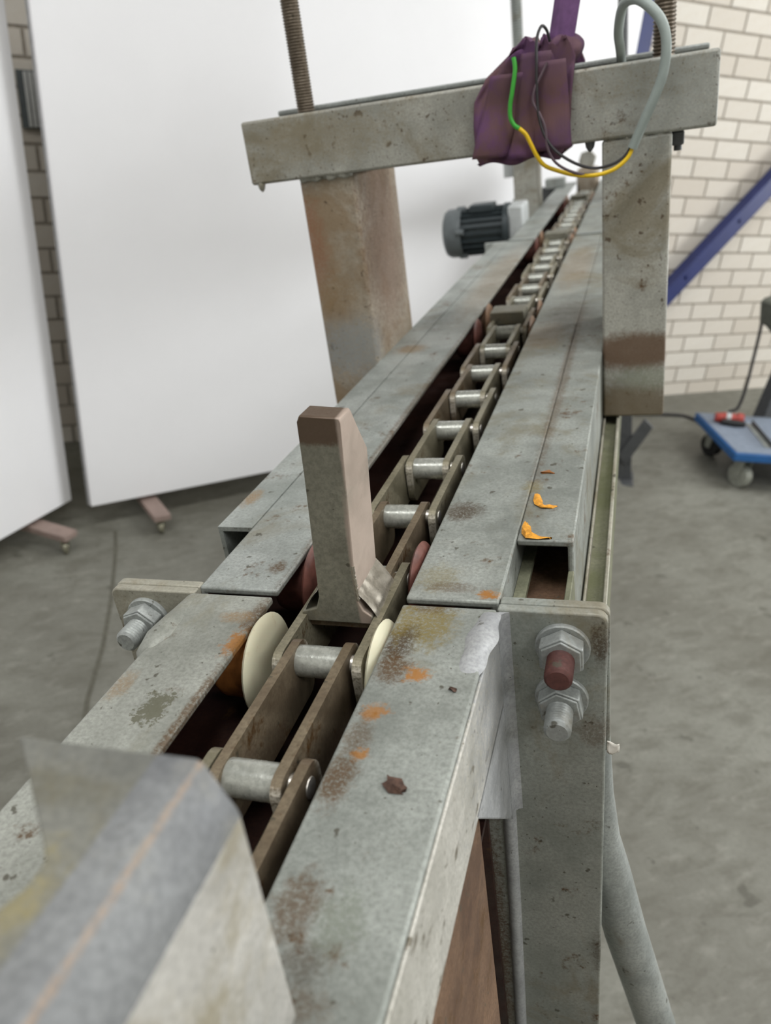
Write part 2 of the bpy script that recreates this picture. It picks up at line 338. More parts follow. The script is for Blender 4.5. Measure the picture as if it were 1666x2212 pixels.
struct('wall_front', G().box(-3.1, 6.1, -4.2, -4.1, 0, 4), 'plaster_white')
struct('ceiling', G().box(-3.2, 6.2, -4.2, YW + 0.1, 4.0, 4.1), 'ceiling_white')
# bricks: singles where the wall can be seen, the rest in one part
CH, BL, ZB0, XJ = 0.08404, 0.2085, 0.069, 3.118
bh, bl = CH - 0.0105, BL - 0.0105
bme = G().box(-bl / 2, bl / 2, -0.004, 0.01, -bh / 2, bh / 2).mesh('brick', 'cream_brick')
b0me = G().box(-bl / 2, bl / 2, -0.004, 0.01, -0.0315, 0.0315).mesh('brick', 'cream_brick')
rest = G(); count = 0
for k in range(-1, 47):
    zc = ZB0 + CH * (k + 0.5); lowest = k < 0
    if lowest: zc = 0.032
    if zc + bh / 2 > 4: break
    off = 0.0 if k % 2 else 0.5
    for n in range(-31, 15):
        xc = XJ + BL * (n + 0.5 + off)
        if xc - bl / 2 < -3.1 or xc + bl / 2 > 6.1: continue
        vis = (2.28 < xc < 3.95 and zc < 1.95) or (-0.24 < xc < 0.17 and zc < 1.65)
        if vis and count < 300:
            obj('brick', b0me if lowest else bme, wall_back, (xc, YW, zc)); count += 1
        else:
            h2 = 0.0315 if lowest else bh / 2
            rest.box(xc - bl / 2, xc + bl / 2, YW - 0.004, YW + 0.01, zc - h2, zc + h2)
ro = obj('brick_courses', rest.mesh('brick_courses', 'cream_brick'), wall_back); ro['kind'] = 'stuff'
# ceiling lamps (outside the picture, they carry the room's light)
for i, (x, y) in enumerate(((-0.6, 0.2), (3.2, 0.9), (1.2, -2.2))):
    t = Thing('ceiling_lamp', 'long white ceiling lamp ' + ('above the white partition boards', 'above the blue dolly', 'above the open floor behind the conveyor')[i], 'lamp', (x, y, 4.0), False)
    t.part('housing', G().box(x - 1.34, x + 1.34, y - 0.29, y + 0.29, 3.86, 4.0), 'ceiling_white', 0.01)
    t.part('diffuser', G().box(x - 1.3, x + 1.3, y - 0.25, y + 0.25, 3.84, 3.86), 'lamp_diffuser')
w1 = struct('window_1', G().box(6.06, 6.1, -0.9, 1.3, 0.9, 2.5), 'pale_plate')
for k in range(3):
    y0 = -0.85 + k * 0.71
    obj('pane', G().box(6.04, 6.06, y0, y0 + 0.66, 0.95, 2.45).mesh('pane', 'lamp_diffuser'), w1)

# ================================================================== conveyor frame
cf = Thing('conveyor_frame', 'galvanised steel conveyor frame with two flanged rails, bolted joint plates and legs', 'conveyor', (0, 0.366, -1.03))
def rail(side, x_in, x_out, y0, y1, mat, t=0.005, hgt=0.062):
    s = 1 if side > 0 else -1
    g = G()
    P = [(x_in, 0), (x_out, 0), (x_out, -hgt), (x_in, -hgt), (x_in, -hgt + t), (x_out - s * t, -hgt + t), (x_out - s * t, -t), (x_in, -t)]
    g.prism(P, 'y', y0, y1)
    return g
J = 0.366
cf.part('rail', rail(1, 0.0425, 0.0985, -0.35, J - 0.006, ''), 'galvanised_rail_right_near', 0.0015)
cf.part('rail', rail(-1, -0.0425, -0.0985, -0.35, J - 0.006, ''), 'galvanised_rail_left_near', 0.0015)
cf.part('rail', rail(1, 0.0425, 0.0985, J + 0.0005, 1.752, ''), 'galvanised_rail_right_far', 0.0015)
cf.part('rail', rail(-1, -0.0425, -0.0985, J + 0.0005, 1.752, ''), 'galvanised_rail_left_far', 0.0015)
cf.part('rail', rail(1, 0.0425, 0.0985, 1.757, 3.02, ''), 'galvanised_rail_right_far', 0.0015)
cf.part('rail', rail(-1, -0.0425, -0.0985, 1.757, 3.02, ''), 'galvanised_rail_left_far', 0.0015)
# painted/streaked outer web of the near right rail
cf.part('rail_web', G().box(0.0984, 0.1000, -0.35, J - 0.006, -0.0625, -0.0025), 'streaked_web', 0.0006)
# side channels outside the far rails
cf.part('side_channel', G().prism([(0.0987, 0.0), (0.1350, 0.0), (0.1350, -0.092), (0.1312, -0.092), (0.1312, -0.0045), (0.0987, -0.0045)], 'y', 0.4398, 1.752), 'galvanised_rail_right_far', 0.0012)
tube = [(-0.1275, 0), (-0.0987, 0), (-0.0987, -0.034), (-0.1275, -0.034)]
g = G()
for a, b_, c, d in ((-0.1275, -0.0987, 0, -0.0035), (-0.1275, -0.0987, -0.0305, -0.034), (-0.1275, -0.1240, -0.0035, -0.0305), (-0.1022, -0.0987, -0.0035, -0.0305)):
    g.box(a, b_, 0.4477, 1.752, d, c)
cf.part('side_channel', g, 'galvanised_rail_left_far')
cf.part('channel_wall', G().box(0.1312, 0.1350, 0.382, 0.4398, -0.092, -0.022), 'side_greenish', 0.0006)
cf.part('channel_floor', G().box(0.0990, 0.1315, 0.382, 1.752, -0.045, -0.041), 'rusty_steel')
cf.part('channel_strip', G().box(0.0988, 0.1065, 0.382, 1.75, -0.03, -0.0262), 'side_greenish')
cf.part('lower_ledge', G().prism([(0.1348, -0.0860), (0.1508, -0.0860), (0.1508, -0.0800), (0.1535, -0.0800), (0.1535, -0.130), (0.1348, -0.130)], 'y', 0.382, 1.745), 'side_greenish', 0.001)
for s in (1, -1):  # added liners: rusty inner faces, coloured to darken the trough
    for ya, yb_ in ((-0.35, J - 0.007), (J + 0.001, 3.02)):
        a, b_ = sorted((s * 0.0905, s * 0.0934)); cf.part('dark_lining', G().box(a, b_, ya, yb_, -0.0565, -0.0052), 'rust_and_shade_inside')
        a, b_ = sorted((s * 0.0440, s * 0.0905)); cf.part('dark_lining', G().box(a, b_, ya, yb_, -0.0568, -0.0545), 'rust_and_shade_inside')
cf.part('ledge_rib', G().box(0.1362, 0.1384, 0.382, 1.745, -0.0865, -0.0785), 'galvanised_plate_left', 0.0008)
cf.part('ledge_rib', G().box(0.1508, 0.1538, 0.382, 1.745, -0.0815, -0.0772), 'galvanised_plate_left', 0.0008)
# inside of the trough; its rusty tray is added to keep it dark
cf.part('dark_tray', G().box(-0.0885, 0.0885, -0.35, 3.02, -0.135, -0.13), 'rust_and_shade_inside')
cf.part('trough_side', G().box(-0.0885, -0.0845, -0.35, 3.02, -0.13, -0.062), 'rust_and_shade_inside')
cf.part('trough_side', G().box(0.0745, 0.0785, 0.39, 3.02, -0.13, -0.062), 'rust_and_shade_inside')
cf.part('wear_strip', G().box(-0.004, 0.012, -0.35, 3.0, -0.062, -0.056), 'chain_plate_steel', 0.001)
cf.part('return_rail', G().box(0.0895, 0.0950, -0.35, 0.288, -0.62, -0.0625), 'rusty_steel', 0.002)
cf.part('return_rail', G().box(-0.0755, -0.0695, -0.35, 0.333, -0.62, -0.0625), 'rusty_steel', 0.002)
cf.part('gap_dark_sheet', G().box(-0.08, 0.082, 0.355, 0.359, -0.62, -0.136), 'rust_and_shade_inside')  # dark sheet added behind the gap to keep it black
# joint plates with legs
def leg_plate(x0, x1, y0, y1, zb, rr=0.006, taper=False):
    g = G(); P = [(0.050, zb), (0.140, zb)] if taper else [(x0, zb), (x1, zb)]
    for k in range(5):
        a = k * math.pi / 8; P.append((x1 - rr + rr * math.cos(a), -rr + rr * math.sin(a)))
    P.append((0.0986 if taper else x0, 0))
    if taper: P += [(0.0986, -0.06), (x0, -0.158)]
    return g.prism(P, 'y', y0, y1)
cf.part('joint_plate', leg_plate(0.0815, 0.1592, J - 0.0065, J, -1.035, taper=True), 'galvanised_plate', 0.0012)
cf.part('joint_plate', leg_plate(0.099, 0.1600, J + 0.0005, J + 0.0075, -0.105), 'galvanised_plate', 0.0012)
def mirror(g): g.v = [(-x, y, z) for x, y, z in g.v]; return g
cf.part('joint_plate', mirror(leg_plate(0.0986, 0.1640, J - 0.0065, J, -0.985)), 'galvanised_plate_left', 0.0012)
cf.part('joint_plate', mirror(leg_plate(0.0986, 0.1650, J + 0.0005, J + 0.0075, -0.25)), 'galvanised_plate_left', 0.0012)
# leg flange turned back along the leg
cf.part('leg_flange', G().box(0.135, 0.1395, J, J + 0.05, -1.035, -0.31), 'galvanised_plate', 0.001)
cf.part('leg_flange', G().box(-0.164, -0.1593, J, J + 0.05, -0.985, -0.26), 'galvanised_plate_left', 0.001)
# smooth zinc at the corner of rail and plate, and the slanted gusset under the rail
cf.part('weld_fillet', G().prism([(0.0995, J - 0.0165), (0.1003, J - 0.0165), (0.1006, J - 0.0120), (0.1014, J - 0.0092), (0.1032, J - 0.0074), (0.1055, J - 0.0066), (0.1055, J - 0.0060), (0.0995, J - 0.0060)], 'z', -0.156, -0.0015), 'smooth_zinc_fillet', smooth=True)
rg = G().tube([(0.0965, J - 0.0055, -0.150), (0.0950, J - 0.0055, -0.25), (0.0920, J - 0.0055, -0.40), (0.079, J - 0.0055, -1.03)], 0.0048, 12)
cf.part('leg_root', rg, 'smooth_zinc_fillet', smooth=True)
cf.part('gusset', G().prism([(0.262, -0.058), (J - 0.006, -0.058), (J - 0.006, -0.158), (J - 0.022, -0.150)], 'x', 0.094, 0.1000), 'smooth_zinc_fillet', 0.001)
def blobf(a, b2):
    prof = math.sin(math.pi * min(1, max(0, b2))) ** 0.45
    wid = 0.0085 * (0.45 + 0.55 * math.sin(math.pi * b2) ** 0.5) * (1 + 0.12 * math.sin(b2 * 14))
    return (0.0925 + 0.003 * b2 + (a - 0.5) * 2 * wid, 0.300 + b2 * 0.0585, -0.0012 + 0.0042 * math.sin(a * math.pi) ** 0.8 * prof)
blob = G().grid(blobf, 14, 20)
cf.part('weld_blob', blob, 'smooth_zinc_fillet', smooth=True)
cf.part('weld_blob', G().lathe([(0.295, 0.002), (0.302, 0.010), (0.315, 0.0125), (0.330, 0.0115), (0.345, 0.010), (0.3592, 0.009)], (-0.0975, -0.009), 'y', 14), 'galvanised_rail_left_near', smooth=True)
# bolts
def hexpoly(r, cx, cz, rot): return [(cx + r * math.cos(rot + k * math.pi / 3), cz + r * math.sin(rot + k * math.pi / 3)) for k in range(6)]
def bolt(cx, cz, yf, ln, mat_shank, rot, ln_nut=0.0125):
    g = G()
    prof = [(yf + 0.004, 0.0078)]; y = yf - 0.004
    while y > yf - ln + 0.002:
        prof += [(y, 0.0078), (y - 0.001, 0.0071)]; y -= 0.002
    prof += [(yf - ln + 0.0015, 0.0076), (yf - ln, 0.006)]
    g.lathe(prof, (cx, cz), 'y', 18)
    o = cf.part('bolt', g, mat_shank, smooth=True)
    sub(o, 'washer', G().lathe([(yf, 0.0155), (yf - 0.0022, 0.0155), (yf - 0.003, 0.0148)], (cx, cz), 'y', 28), 'bolt_zinc', smooth=True)
    h = G().prism(hexpoly(0.0138, cx, cz, rot), 'y', yf - 0.003, yf - ln_nut)
    h.prism(hexpoly(0.0126, cx, cz, rot), 'y', yf - ln_nut, yf - ln_nut - 0.0015)
    sub(o, 'nut', h, 'bolt_zinc', 0.0008)
YF = J - 0.0065
bolt(0.1345, -0.0225, YF, 0.031, 'bolt_rusty_red', math.pi / 2)
bolt(0.1330, -0.0590, YF, 0.031, 'bolt_zinc', math.pi / 2 + 0.15)
bolt(-0.1385, -0.0215, YF, 0.029, 'bolt_zinc', 0.35)
bolt(-0.1330, -0.0600, YF, 0.030, 'bolt_zinc', 0.1)
bolt(0.125, -0.20, J + 0.0275, 0.02, 'bolt_zinc', 0.1)
# flattened tubular brace behind the right leg
path = [(0.150, 0.395, -0.10), (0.152, 0.396, -0.17), (0.154, 0.397, -0.215), (0.1585, 0.400, -0.255), (0.170, 0.408, -0.33), (0.220, 0.442, -0.60), (0.305, 0.50, -1.045)]
br = G().tube(path, [0.0085, 0.0095, 0.012, 0.0155, 0.0165, 0.0165, 0.0165], 16)
cf.part('brace_tube', br, 'galvanised_plain', smooth=True)
# far joint plates, legs, end block
for s in (1, -1):
    cf.part('joint_plate', G().box(min(s * 0.099, s * 0.15), max(s * 0.099, s * 0.15), 1.748, 1.760, -0.12, 0.0), 'galvanised_plain', 0.001)
    cf.part('joint_strip', G().box(min(s * 0.0435, s * 0.0985), max(s * 0.0435, s * 0.0985), 1.748, 1.762, 0.0, 0.003), 'galvanised_plain', 0.001)
    zb = -1.137 if s > 0 else -1.085
    cf.part('leg', G().prism([(s * 0.0995, 2.955), (s * 0.157, 2.955), (s * 0.157, 3.005), (s * 0.151, 3.005), (s * 0.151, 2.961), (s * 0.0995, 2.961)], 'z', zb, -0.003), 'dark_grey_steel', 0.001)
    cf.part('foot_plate', G().box(min(s * 0.07, s * 0.165), max(s * 0.07, s * 0.165), 2.90, 3.03, zb - 0.004, zb + 0.004), 'dark_grey_steel', 0.002)
cf.part('leg_brace', G().prism([(0.135, -1.06), (0.105, -1.02), (0.205, -0.87), (0.235, -0.905)], 'y', 2.935, 2.955), 'dark_grey_steel', 0.002)
cf.part('leg_knob', G().lathe([(0.06, 0.018), (0.095, 0.022), (0.1, 0.02)], (2.96, -1.05), 'x', 12), 'black_rubber', smooth=True)
eb = cf.part('end_bearing', G().box(-0.036, 0.036, 2.93, 3.03, -0.05, 0.045), 'gantry_leg_stained', 0.01)
sub(eb, 'nut', G().prism(hexpoly(0.03, 0.0, 0.072, 0.2), 'y', 2.94, 2.97), 'gantry_steel', 0.002)
cf.part('end_bracket', G().box(-0.135, -0.07, 2.86, 2.92, 0.0, 0.03), 'galvanised_plain', 0.002)

# ================================================================== drive chain
ch = Thing('drive_chain', 'greasy steel conveyor chain with cream nylon rollers and an upright pusher', 'chain', (0, 0.366, -0.05))
PY0, PITCH, PZ, CX = 0.229, 0.0888, -0.0138, 0.0045
def plate_mesh(mat, shift):
    top, bot, e, r2 = 0.0100, -0.0275, PITCH / 2 + 0.0125, 0.0085
    P = []
    for cy, cz, a0 in ((e - r2, bot + r2, -90), (e - r2, top - r2, 0), (-e + r2, top - r2, 90), (-e + r2, bot + r2, 180)):
        for k in range(5):
            a = math.radians(a0 + k * 22.5); P.append((cy + r2 * math.cos(a), cz + r2 * math.sin(a)))
    return G().prism(P, 'x', -0.0027, 0.0027).mesh('link_plate', mat)
pm = [plate_mesh('chain_plate_steel', 0), plate_mesh('chain_plate_rusty', 0)]
bush = G().lathe([(-0.0135, 0.0092), (0.0135, 0.0092)], (0, 0), 'x', 22).mesh('bushing', 'bushing_steel', True)
pinm = G().lathe([(-0.0262, 0.0030), (-0.0258, 0.0050), (-0.024, 0.0058), (0.027, 0.0058), (0.0284, 0.0050), (0.0288, 0.0030)], (0, 0), 'x', 14).mesh('pin', 'bright_rivet', True)
def flange_prof(s):
    pr = [(0.0338, 0.0100), (0.0342, 0.024), (0.0352, 0.0300), (0.0368, 0.0318), (0.0385, 0.0305), (0.0410, 0.0255), (0.0415, 0.0205)]
    return [(s * x, r_) for x, r_ in pr]
def tread_prof(s): return [(s * 0.0414, 0.0205), (s * 0.060, 0.0205), (s * 0.064, 0.019), (s * 0.0645, 0.010)]
wm = {}
for s in (1, -1):
    for kind, mt, mt2 in (('cream', 'cream_nylon', 'stained_nylon'), ('red', 'red_brown_nylon', 'red_brown_nylon'), ('tan', 'tan_nylon', 'tan_nylon')):
        wm[(s, kind)] = (G().lathe(flange_prof(s), (0, 0), 'x', 36).mesh('roller', mt, True), G().lathe(tread_prof(s), (0, 0), 'x', 28).mesh('tread', mt2, True))
def put(name, me, p, parent=None):
    o = bpy.data.objects.new(name, me); COL.objects.link(o); o.parent = parent or ch.e; o.location = Vector(p) - (ch.base if parent is None else Vector((0, 0, 0))); return o
NP = 29
for k in range(-5, NP):
    y = PY0 + PITCH * k
    put('bushing', bush, (CX, y, PZ)); put('pin', pinm, (CX, y, PZ))
    if k < NP - 1:
        outer = (k % 2 == 1)
        for s in (1, -1):
            x = CX + ((0.0252 if s > 0 else -0.0226) if outer else s * 0.0160)
            put('link_plate', pm[1 if (random.random() < 0.3) else 0], (x, y + PITCH / 2, PZ))
for base in (1, 9, 17, 25):
    for j in (0, 1):
        y = 0.328 + PITCH * (base - 1) + 0.0915 * j
        for s in (1, -1):
            kind = 'cream' if (base == 1 and j == 0) else 'red' if j == 1 or base == 1 else 'tan'
            if base > 1 and j == 1: kind = 'tan'
            if base > 1 and j == 0: kind = 'red' if s < 0 else 'tan'
            f, t = wm[(s, kind)]
            o = put('roller', f, (0, y, -0.0275)); put('tread', t, (0, 0, 0), o)
    if base > 1:
        y = 0.3735 + PITCH * (base - 1)
        ch.part('cross_bar', G().box(-0.0235, 0.0235, y - 0.022, y + 0.022, -0.012, 0.006), 'pusher_steel', 0.0015)
# pusher upright
yf, yb = 0.349, 0.389
prof = [(-0.0185, -0.0085, -0.0185, 0), (0.0265, -0.0085, 0, 0), (0.0265, -0.003, 0, 0), (0.0215, 0.001, 0, 0), (0.0185, 0.009, 0, 0), (0.0240, 0.088, 0, 0), (0.0262, 0.118, 0, 1), (0.0258, 0.1205, 0, 1),
        (0.0030, 0.1225, 0, 1), (0.0016, 0.119, 0, 1), (0.0000, 0.088, 0, 0), (-0.0055, 0.009, 0, 0), (-0.0085, 0.001, 0, 0), (-0.0185, -0.002, 0, 0)]
P2 = [(p[0], p[1]) for p in prof]
g = G(); n = len(P2)
vs = [(x, yf + (0.0015 if z > 0.1195 else 0), z) for x, z in P2] + [(x, (0.3665 if z > 0.1 else yb), z) for x, z in P2]
g.add(vs, [tuple(range(n)), tuple(range(n, 2 * n))[::-1]] + [(i, (i + 1) % n, n + (i + 1) % n, n + i) for i in range(n)])
# the leaning back face is split so it stays flat
g.f[1] = None; g.f = [f for f in g.f if f]
i5, i10 = 5, 10
g.f.append((n + 5, n + 6, n + 7, n + 8, n + 9, n + 10)[::-1]); g.f.append(tuple([n + k for k in (0, 1, 2, 3, 4, 5, 10, 11, 12, 13)])[::-1])
pu = ch.part('pusher', g, 'pusher_steel', 0.0008)
def bead(xb, sgn):
    def fn(a, b2):
        y = yf + 0.001 + a * 0.040
        an = b2 * math.pi / 2
        w = 0.0105 + 0.0005 * math.sin(a * 11 + 3 * math.sin(a * 5)) + 0.0008 * math.sin(a * 4 + 1)
        return (xb + sgn * w * math.sin(an) * 1.0, y, -0.005 + 0.0175 * (1 - math.sin(an)) ** 0.8 + 0.0011 * math.sin(b2 * 3.1) + 0.0003 * math.sin(a * 26 + 4 * math.sin(a * 3 + b2 * 2)))
    return G().grid(fn, 26, 8)
sub(pu, 'weld_bead', bead(0.0182, 1), 'weld_bead_metal', smooth=True)
sub(pu, 'weld_bead', bead(-0.0062, -1), 'weld_bead_metal', smooth=True)
sub(pu, 'weld_bead', G().tube([(0.0193 + 0.0002 * math.sin(k * 2.2), yf + 0.0002 + 0.0004 * (k % 2), 0.008 + k * 0.0011) for k in range(22)], [0.0009 + 0.0003 * (k % 2) for k in range(22)], 6), 'weld_bead_metal', smooth=True)
ch.part('pusher_base', G().box(-0.0185, 0.0265, 0.352, 0.405, -0.014, -0.0068), 'chain_plate_rusty', 0.001)

# ================================================================== grease, bark, paper
def lump(path, r, seed, flat=0.5):
    random.seed(seed); g = G().tube(path, r, 8)
    g.v = [(x + random.uniform(-1, 1) * 0.0012, y + random.uniform(-1, 1) * 0.0012, max(0.0002, z * flat + random.uniform(-1, 1) * 0.0008)) for x, y, z in g.v]
    return g
def curl(name, label, path, r, seed, mat='orange_grease', cat='debris'):
    g = lump(path, r, seed)
    c = Vector((sum(v[0] for v in g.v) / len(g.v), sum(v[1] for v in g.v) / len(g.v), 0))
    t = obj(name, None) if False else None
    g.v = [tuple(Vector(v) - c) for v in g.v]
    o = obj(name, g.mesh(name, mat, True)); o.matrix_world = MCONV @ Matrix.Translation(c)
    return tag(o, label, cat)
curl('grease_curl', 'orange curl of dried grease lying across the side channel top', [(0.1045, 0.506, 0.001), (0.1060, 0.497, 0.002), (0.1070, 0.490, 0.002), (0.1110, 0.4865, 0.0015), (0.1160, 0.4875, 0.001), (0.1200, 0.489, 0.0005)], [0.0012, 0.0026, 0.003, 0.0024, 0.0022, 0.0008], 3)
curl('grease_curl', 'orange crumbly grease on the cut end of the side channel', [(0.1018, 0.463, 0.001), (0.1030, 0.455, 0.002), (0.1045, 0.448, 0.002), (0.1065, 0.4435, 0.002), (0.1120, 0.4425, 0.0012), (0.1200, 0.4422, 0.0006)], [0.001, 0.0025, 0.0026, 0.0034, 0.0016, 0.0006], 5)
curl('grease_curl', 'small brown grease flake on the side channel beyond the orange curl', [(0.1035, 0.545, 0.001), (0.108, 0.546, 0.001), (0.113, 0.544, 0.001)], [0.0012, 0.0022, 0.001], 8, 'stained_nylon')
curl('bark_chip', 'dark brown bark chip lying on the near right rail', [(0.0725, 0.2245, 0.0022), (0.0765, 0.2228, 0.0026), (0.081, 0.2215, 0.002)], [0.0026, 0.0031, 0.0027], 11, 'brown_bark')
curl('bark_chip', 'tiny dark chip on the rail beside the zinc fillet', [(0.0868, 0.2895, 0.001), (0.0885, 0.288, 0.001), (0.0895, 0.287, 0.001)], [0.0008, 0.0016, 0.001], 12, 'brown_bark')
g = G().grid(lambda a, b2: (0.1585 + a * 0.007, 0.3605 + 0.0012 * math.sin(a * 5 + b2 * 4), -0.091 - b2 * 0.008 - 0.002 * math.sin(a * 3)), 5, 5)
c = Vector((0.162, 0.36, -0.096)); g.v = [tuple(Vector(v) - c) for v in g.v]
o = obj('paper_scrap', g.mesh('paper_scrap', 'white_paper', True)); o.matrix_world = MCONV @ Matrix.Translation(c); tag(o, 'scrap of white paper stuck to the edge of the leg plate', 'paper')
sm = o.modifiers.new('thick', 'SOLIDIFY'); sm.thickness = 0.0004

# ================================================================== gantries
def gantry(name, label, y0, xl, xr, w, ztop, zbl, zbr, depth, beam_l, beam_r, far=False):
    t = Thing(name, label, 'gantry', ((xl + xr) / 2, y0 + depth / 2, min(zbl, zbr)))
    zb = ztop - 0.0645
    t.part('crossbeam', G().prism([(y0 - 0.008, ztop), (y0 + 0.05, ztop), (y0 + 0.05, ztop - 0.006), (y0 - 0.002, ztop - 0.006), (y0 - 0.002, zb + 0.006), (y0 + 0.05, zb + 0.006), (y0 + 0.05, zb), (y0 - 0.008, zb)], 'x', beam_l, beam_r), 'gantry_steel', 0.0035, seg=3)
    t.part('rear_beam', G().prism([(y0 + 0.145, ztop + 0.009), (y0 + 0.09, ztop + 0.009), (y0 + 0.09, ztop + 0.003), (y0 + 0.139, ztop + 0.003), (y0 + 0.139, zb), (y0 + 0.145, zb)], 'x', beam_l + 0.004, beam_r - 0.003), 'galvanised_plain', 0.002)
    lm = 'gantry_steel' if y0 > 2 else 'gantry_leg_stained'
    t.part('leg', G().box(xl, xl + w, y0, y0 + depth, zbl, zb), lm, 0.004, seg=3)
    t.part('leg', G().box(xr - w, xr, y0 - 0.006, y0 + depth, zbr, zb), 'gantry_steel', 0.003, seg=3)
    for x in ((xl, xl + w), (xr - w, xr)):
        t.part('weld_bead', G().tube([(x[0] + 0.002 + k * (x[1] - x[0] - 0.004) / 14, y0 - 0.001 + 0.0012 * math.sin(k * 2.1), zb + 0.0005 * math.sin(k * 1.3)) for k in range(15)], [0.004 + 0.0012 * math.sin(k * 1.7) for k in range(15)], 8), 'gantry_steel', smooth=True)
    return t
g1 = gantry('gantry_frame', 'grey stained steel gantry with the purple sling tied round its crossbeam', 0.87, -0.1925, 0.2010, 0.0655, 0.2775, -0.26, -0.0755, 0.165, -0.2475, 0.2400)
g1.part('seat_plate', G().box(-0.215, -0.150, 0.9205, 1.0085, 0.2127, 0.2185), 'galvanised_plain', 0.0008)
g1.part('seat_plate', G().box(0.165, 0.212, 0.9205, 1.0085, 0.2127, 0.2185), 'galvanised_plain', 0.0008)
nb = g1.part('clamp_bolt', G().prism(hexpoly(0.011, 0.9, 0.2005, 0.3), 'x', 0.2005, 0.215) if False else G().box(0.2005, 0.2125, 0.880, 0.898, 0.1995, 0.2125), 'dark_grey_steel', 0.002)
sub(nb, 'shank', G().cyl((0.207, 0.889, 0.200), (0.207, 0.889, 0.1945), 0.004, 10), 'dark_grey_steel', smooth=True)
g1.part('weld_drip', G().lathe([(0.2050, 0.0006), (0.2075, 0.003), (0.2125, 0.0045), (0.2150, 0.004)], (-0.2370, 0.866), 'z', 10), 'gantry_steel', smooth=True)
g1.part('weld_drip', G().lathe([(0.2040, 0.001), (0.2080, 0.004), (0.2150, 0.0055)], (0.124, 0.87), 'z', 10), 'dark_grey_steel', smooth=True)
g2 = gantry('gantry_frame', 'distant grey gantry straddling the conveyor behind the sling', 2.33, -0.165, 0.165, 0.0655, 0.235, -0.16, -0.16, 0.12, -0.21, 0.21)
g2.part('side_bolt', G().lathe([(-0.178, 0.012), (-0.165, 0.012)], (2.40, 0.012), 'x', 10), 'galvanised_plain', smooth=True)
g2.part('tag_plate', G().box(-0.195, -0.166, 2.36, 2.40, 0.085, 0.125), 'pale_plate', 0.001)

# ================================================================== threaded rods
def rod(label, x, y, r, z0, z1, pitch, mat, group=None):
    t = Thing('threaded_rod', label, 'rod', (x, y, z0), True, group)
    prof = [(z0, r * 0.8)]; z = z0 + pitch
    while z < z1:
        prof += [(z, r), (z + pitch * 0.5, r * 0.86)]; z += pitch
    t.part('thread', G().lathe(prof, (x, y), 'z', 16), mat, smooth=True)
    h = G().prism([(x + r * 1.8 * math.cos(k * math.pi / 3), y + r * 1.8 * math.sin(k * math.pi / 3)) for k in range(6)], 'z', z0 + 0.02, z0 + 0.02 + r * 1.6)
    t.part('nut', h, 'dark_grey_steel', 0.001)
rod('steel threaded rod rising through the gantry beam above the stained leg', -0.1965, 0.935, 0.0106, 0.2182, 0.62, 0.0030, 'thread_steel')
rod('steel threaded rod rising through the gantry beam beside the grey cable', 0.1925, 0.935, 0.0112, 0.2182, 0.62, 0.0034, 'thread_steel')
rod('thin threaded rod on the distant gantry in front of the white board', -0.144, 2.40, 0.0155, 0.17, 0.75, 0.006, 'galvanised_plain')
rod('dark threaded rod on the distant gantry behind the cable loop', 0.124, 2.40, 0.014, 0.17, 0.75, 0.006, 'dark_grey_steel')

# ================================================================== lifting sling
sl = Thing('lifting_sling', 'worn purple webbing sling knotted round the gantry crossbeam', 'sling', (0.065, 0.93, 0.205))
def lerp(tab, z):
    if z <= tab[0][0]: return tab[0][1]
    for (a, va), (b2, vb) in zip(tab, tab[1:]):
        if z <= b2: return va + (vb - va) * (z - a) / (b2 - a)
    return tab[-1][1]
XL = [(0.204, 0.016), (0.212, 0.012), (0.24, 0.012), (0.262, 0.014), (0.283, 0.028), (0.300, 0.052), (0.308, 0.066)]
XR = [(0.204, 0.092), (0.212, 0.102), (0.24, 0.107), (0.27, 0.1095), (0.290, 0.112), (0.300, 0.108), (0.308, 0.100)]
def loop(b2):
    per = [(0.856, 0.205), (0.852, 0.225), (0.851, 0.25), (0.853, 0.275), (0.862, 0.292), (0.885, 0.304), (0.925, 0.308), (0.975, 0.306), (1.014, 0.298), (1.022, 0.275), (1.022, 0.225), (1.016, 0.207), (0.975, 0.2065), (0.925, 0.2065), (0.880, 0.2065)]
    m = len(per); f = b2 * m; i = int(f) % m; k = f - int(f); a, c2 = per[i], per[(i + 1) % m]
    return a[0] + (c2[0] - a[0]) * k, a[1] + (c2[1] - a[1]) * k
def wrap(a, b2):
    y, z = loop(b2); xl, xr = lerp(XL, z), lerp(XR, z)
    x = xl + (xr - xl) * a
    fold = 0.0052 * math.sin(a * 15 + z * 60) + 0.0034 * math.sin(a * 29 - z * 110 + 1.0) + 0.003 * math.sin(a * 5 + 0.6)
    edge = 1 - (2 * a - 1) ** 6
    low = z < 0.2085; high = z > 0.28
    if y < 0.9: y = min(y - (fold + 0.004) * edge, 0.8585)
    elif y > 1.0: y = max(y + (fold + 0.004) * edge, 1.0185)
    if high: z = max(z + fold * edge * 0.8, 0.2815 if y < 0.93 else 0.2905)
    if low: z = min(z + 0.0025 * math.sin(a * 11), 0.2095)
    return (x, y, z)
wr = sl.part('wrap', G().grid(wrap, 54, 90, True), 'purple_webbing', smooth=True)
so = wr.modifiers.new('thick', 'SOLIDIFY'); so.thickness = 0.003
def fold_band(x0, x1, z0, z1, lean, seed):
    def fn(a, b2):
        z = z0 + (z1 - z0) * a; x = x0 + (x1 - x0) * b2 + lean * a
        return (x, 0.842 - 0.005 * math.sin(b2 * math.pi) - 0.0015 * math.sin(a * 8 + seed), z)
    return G().grid(fn, 18, 8)
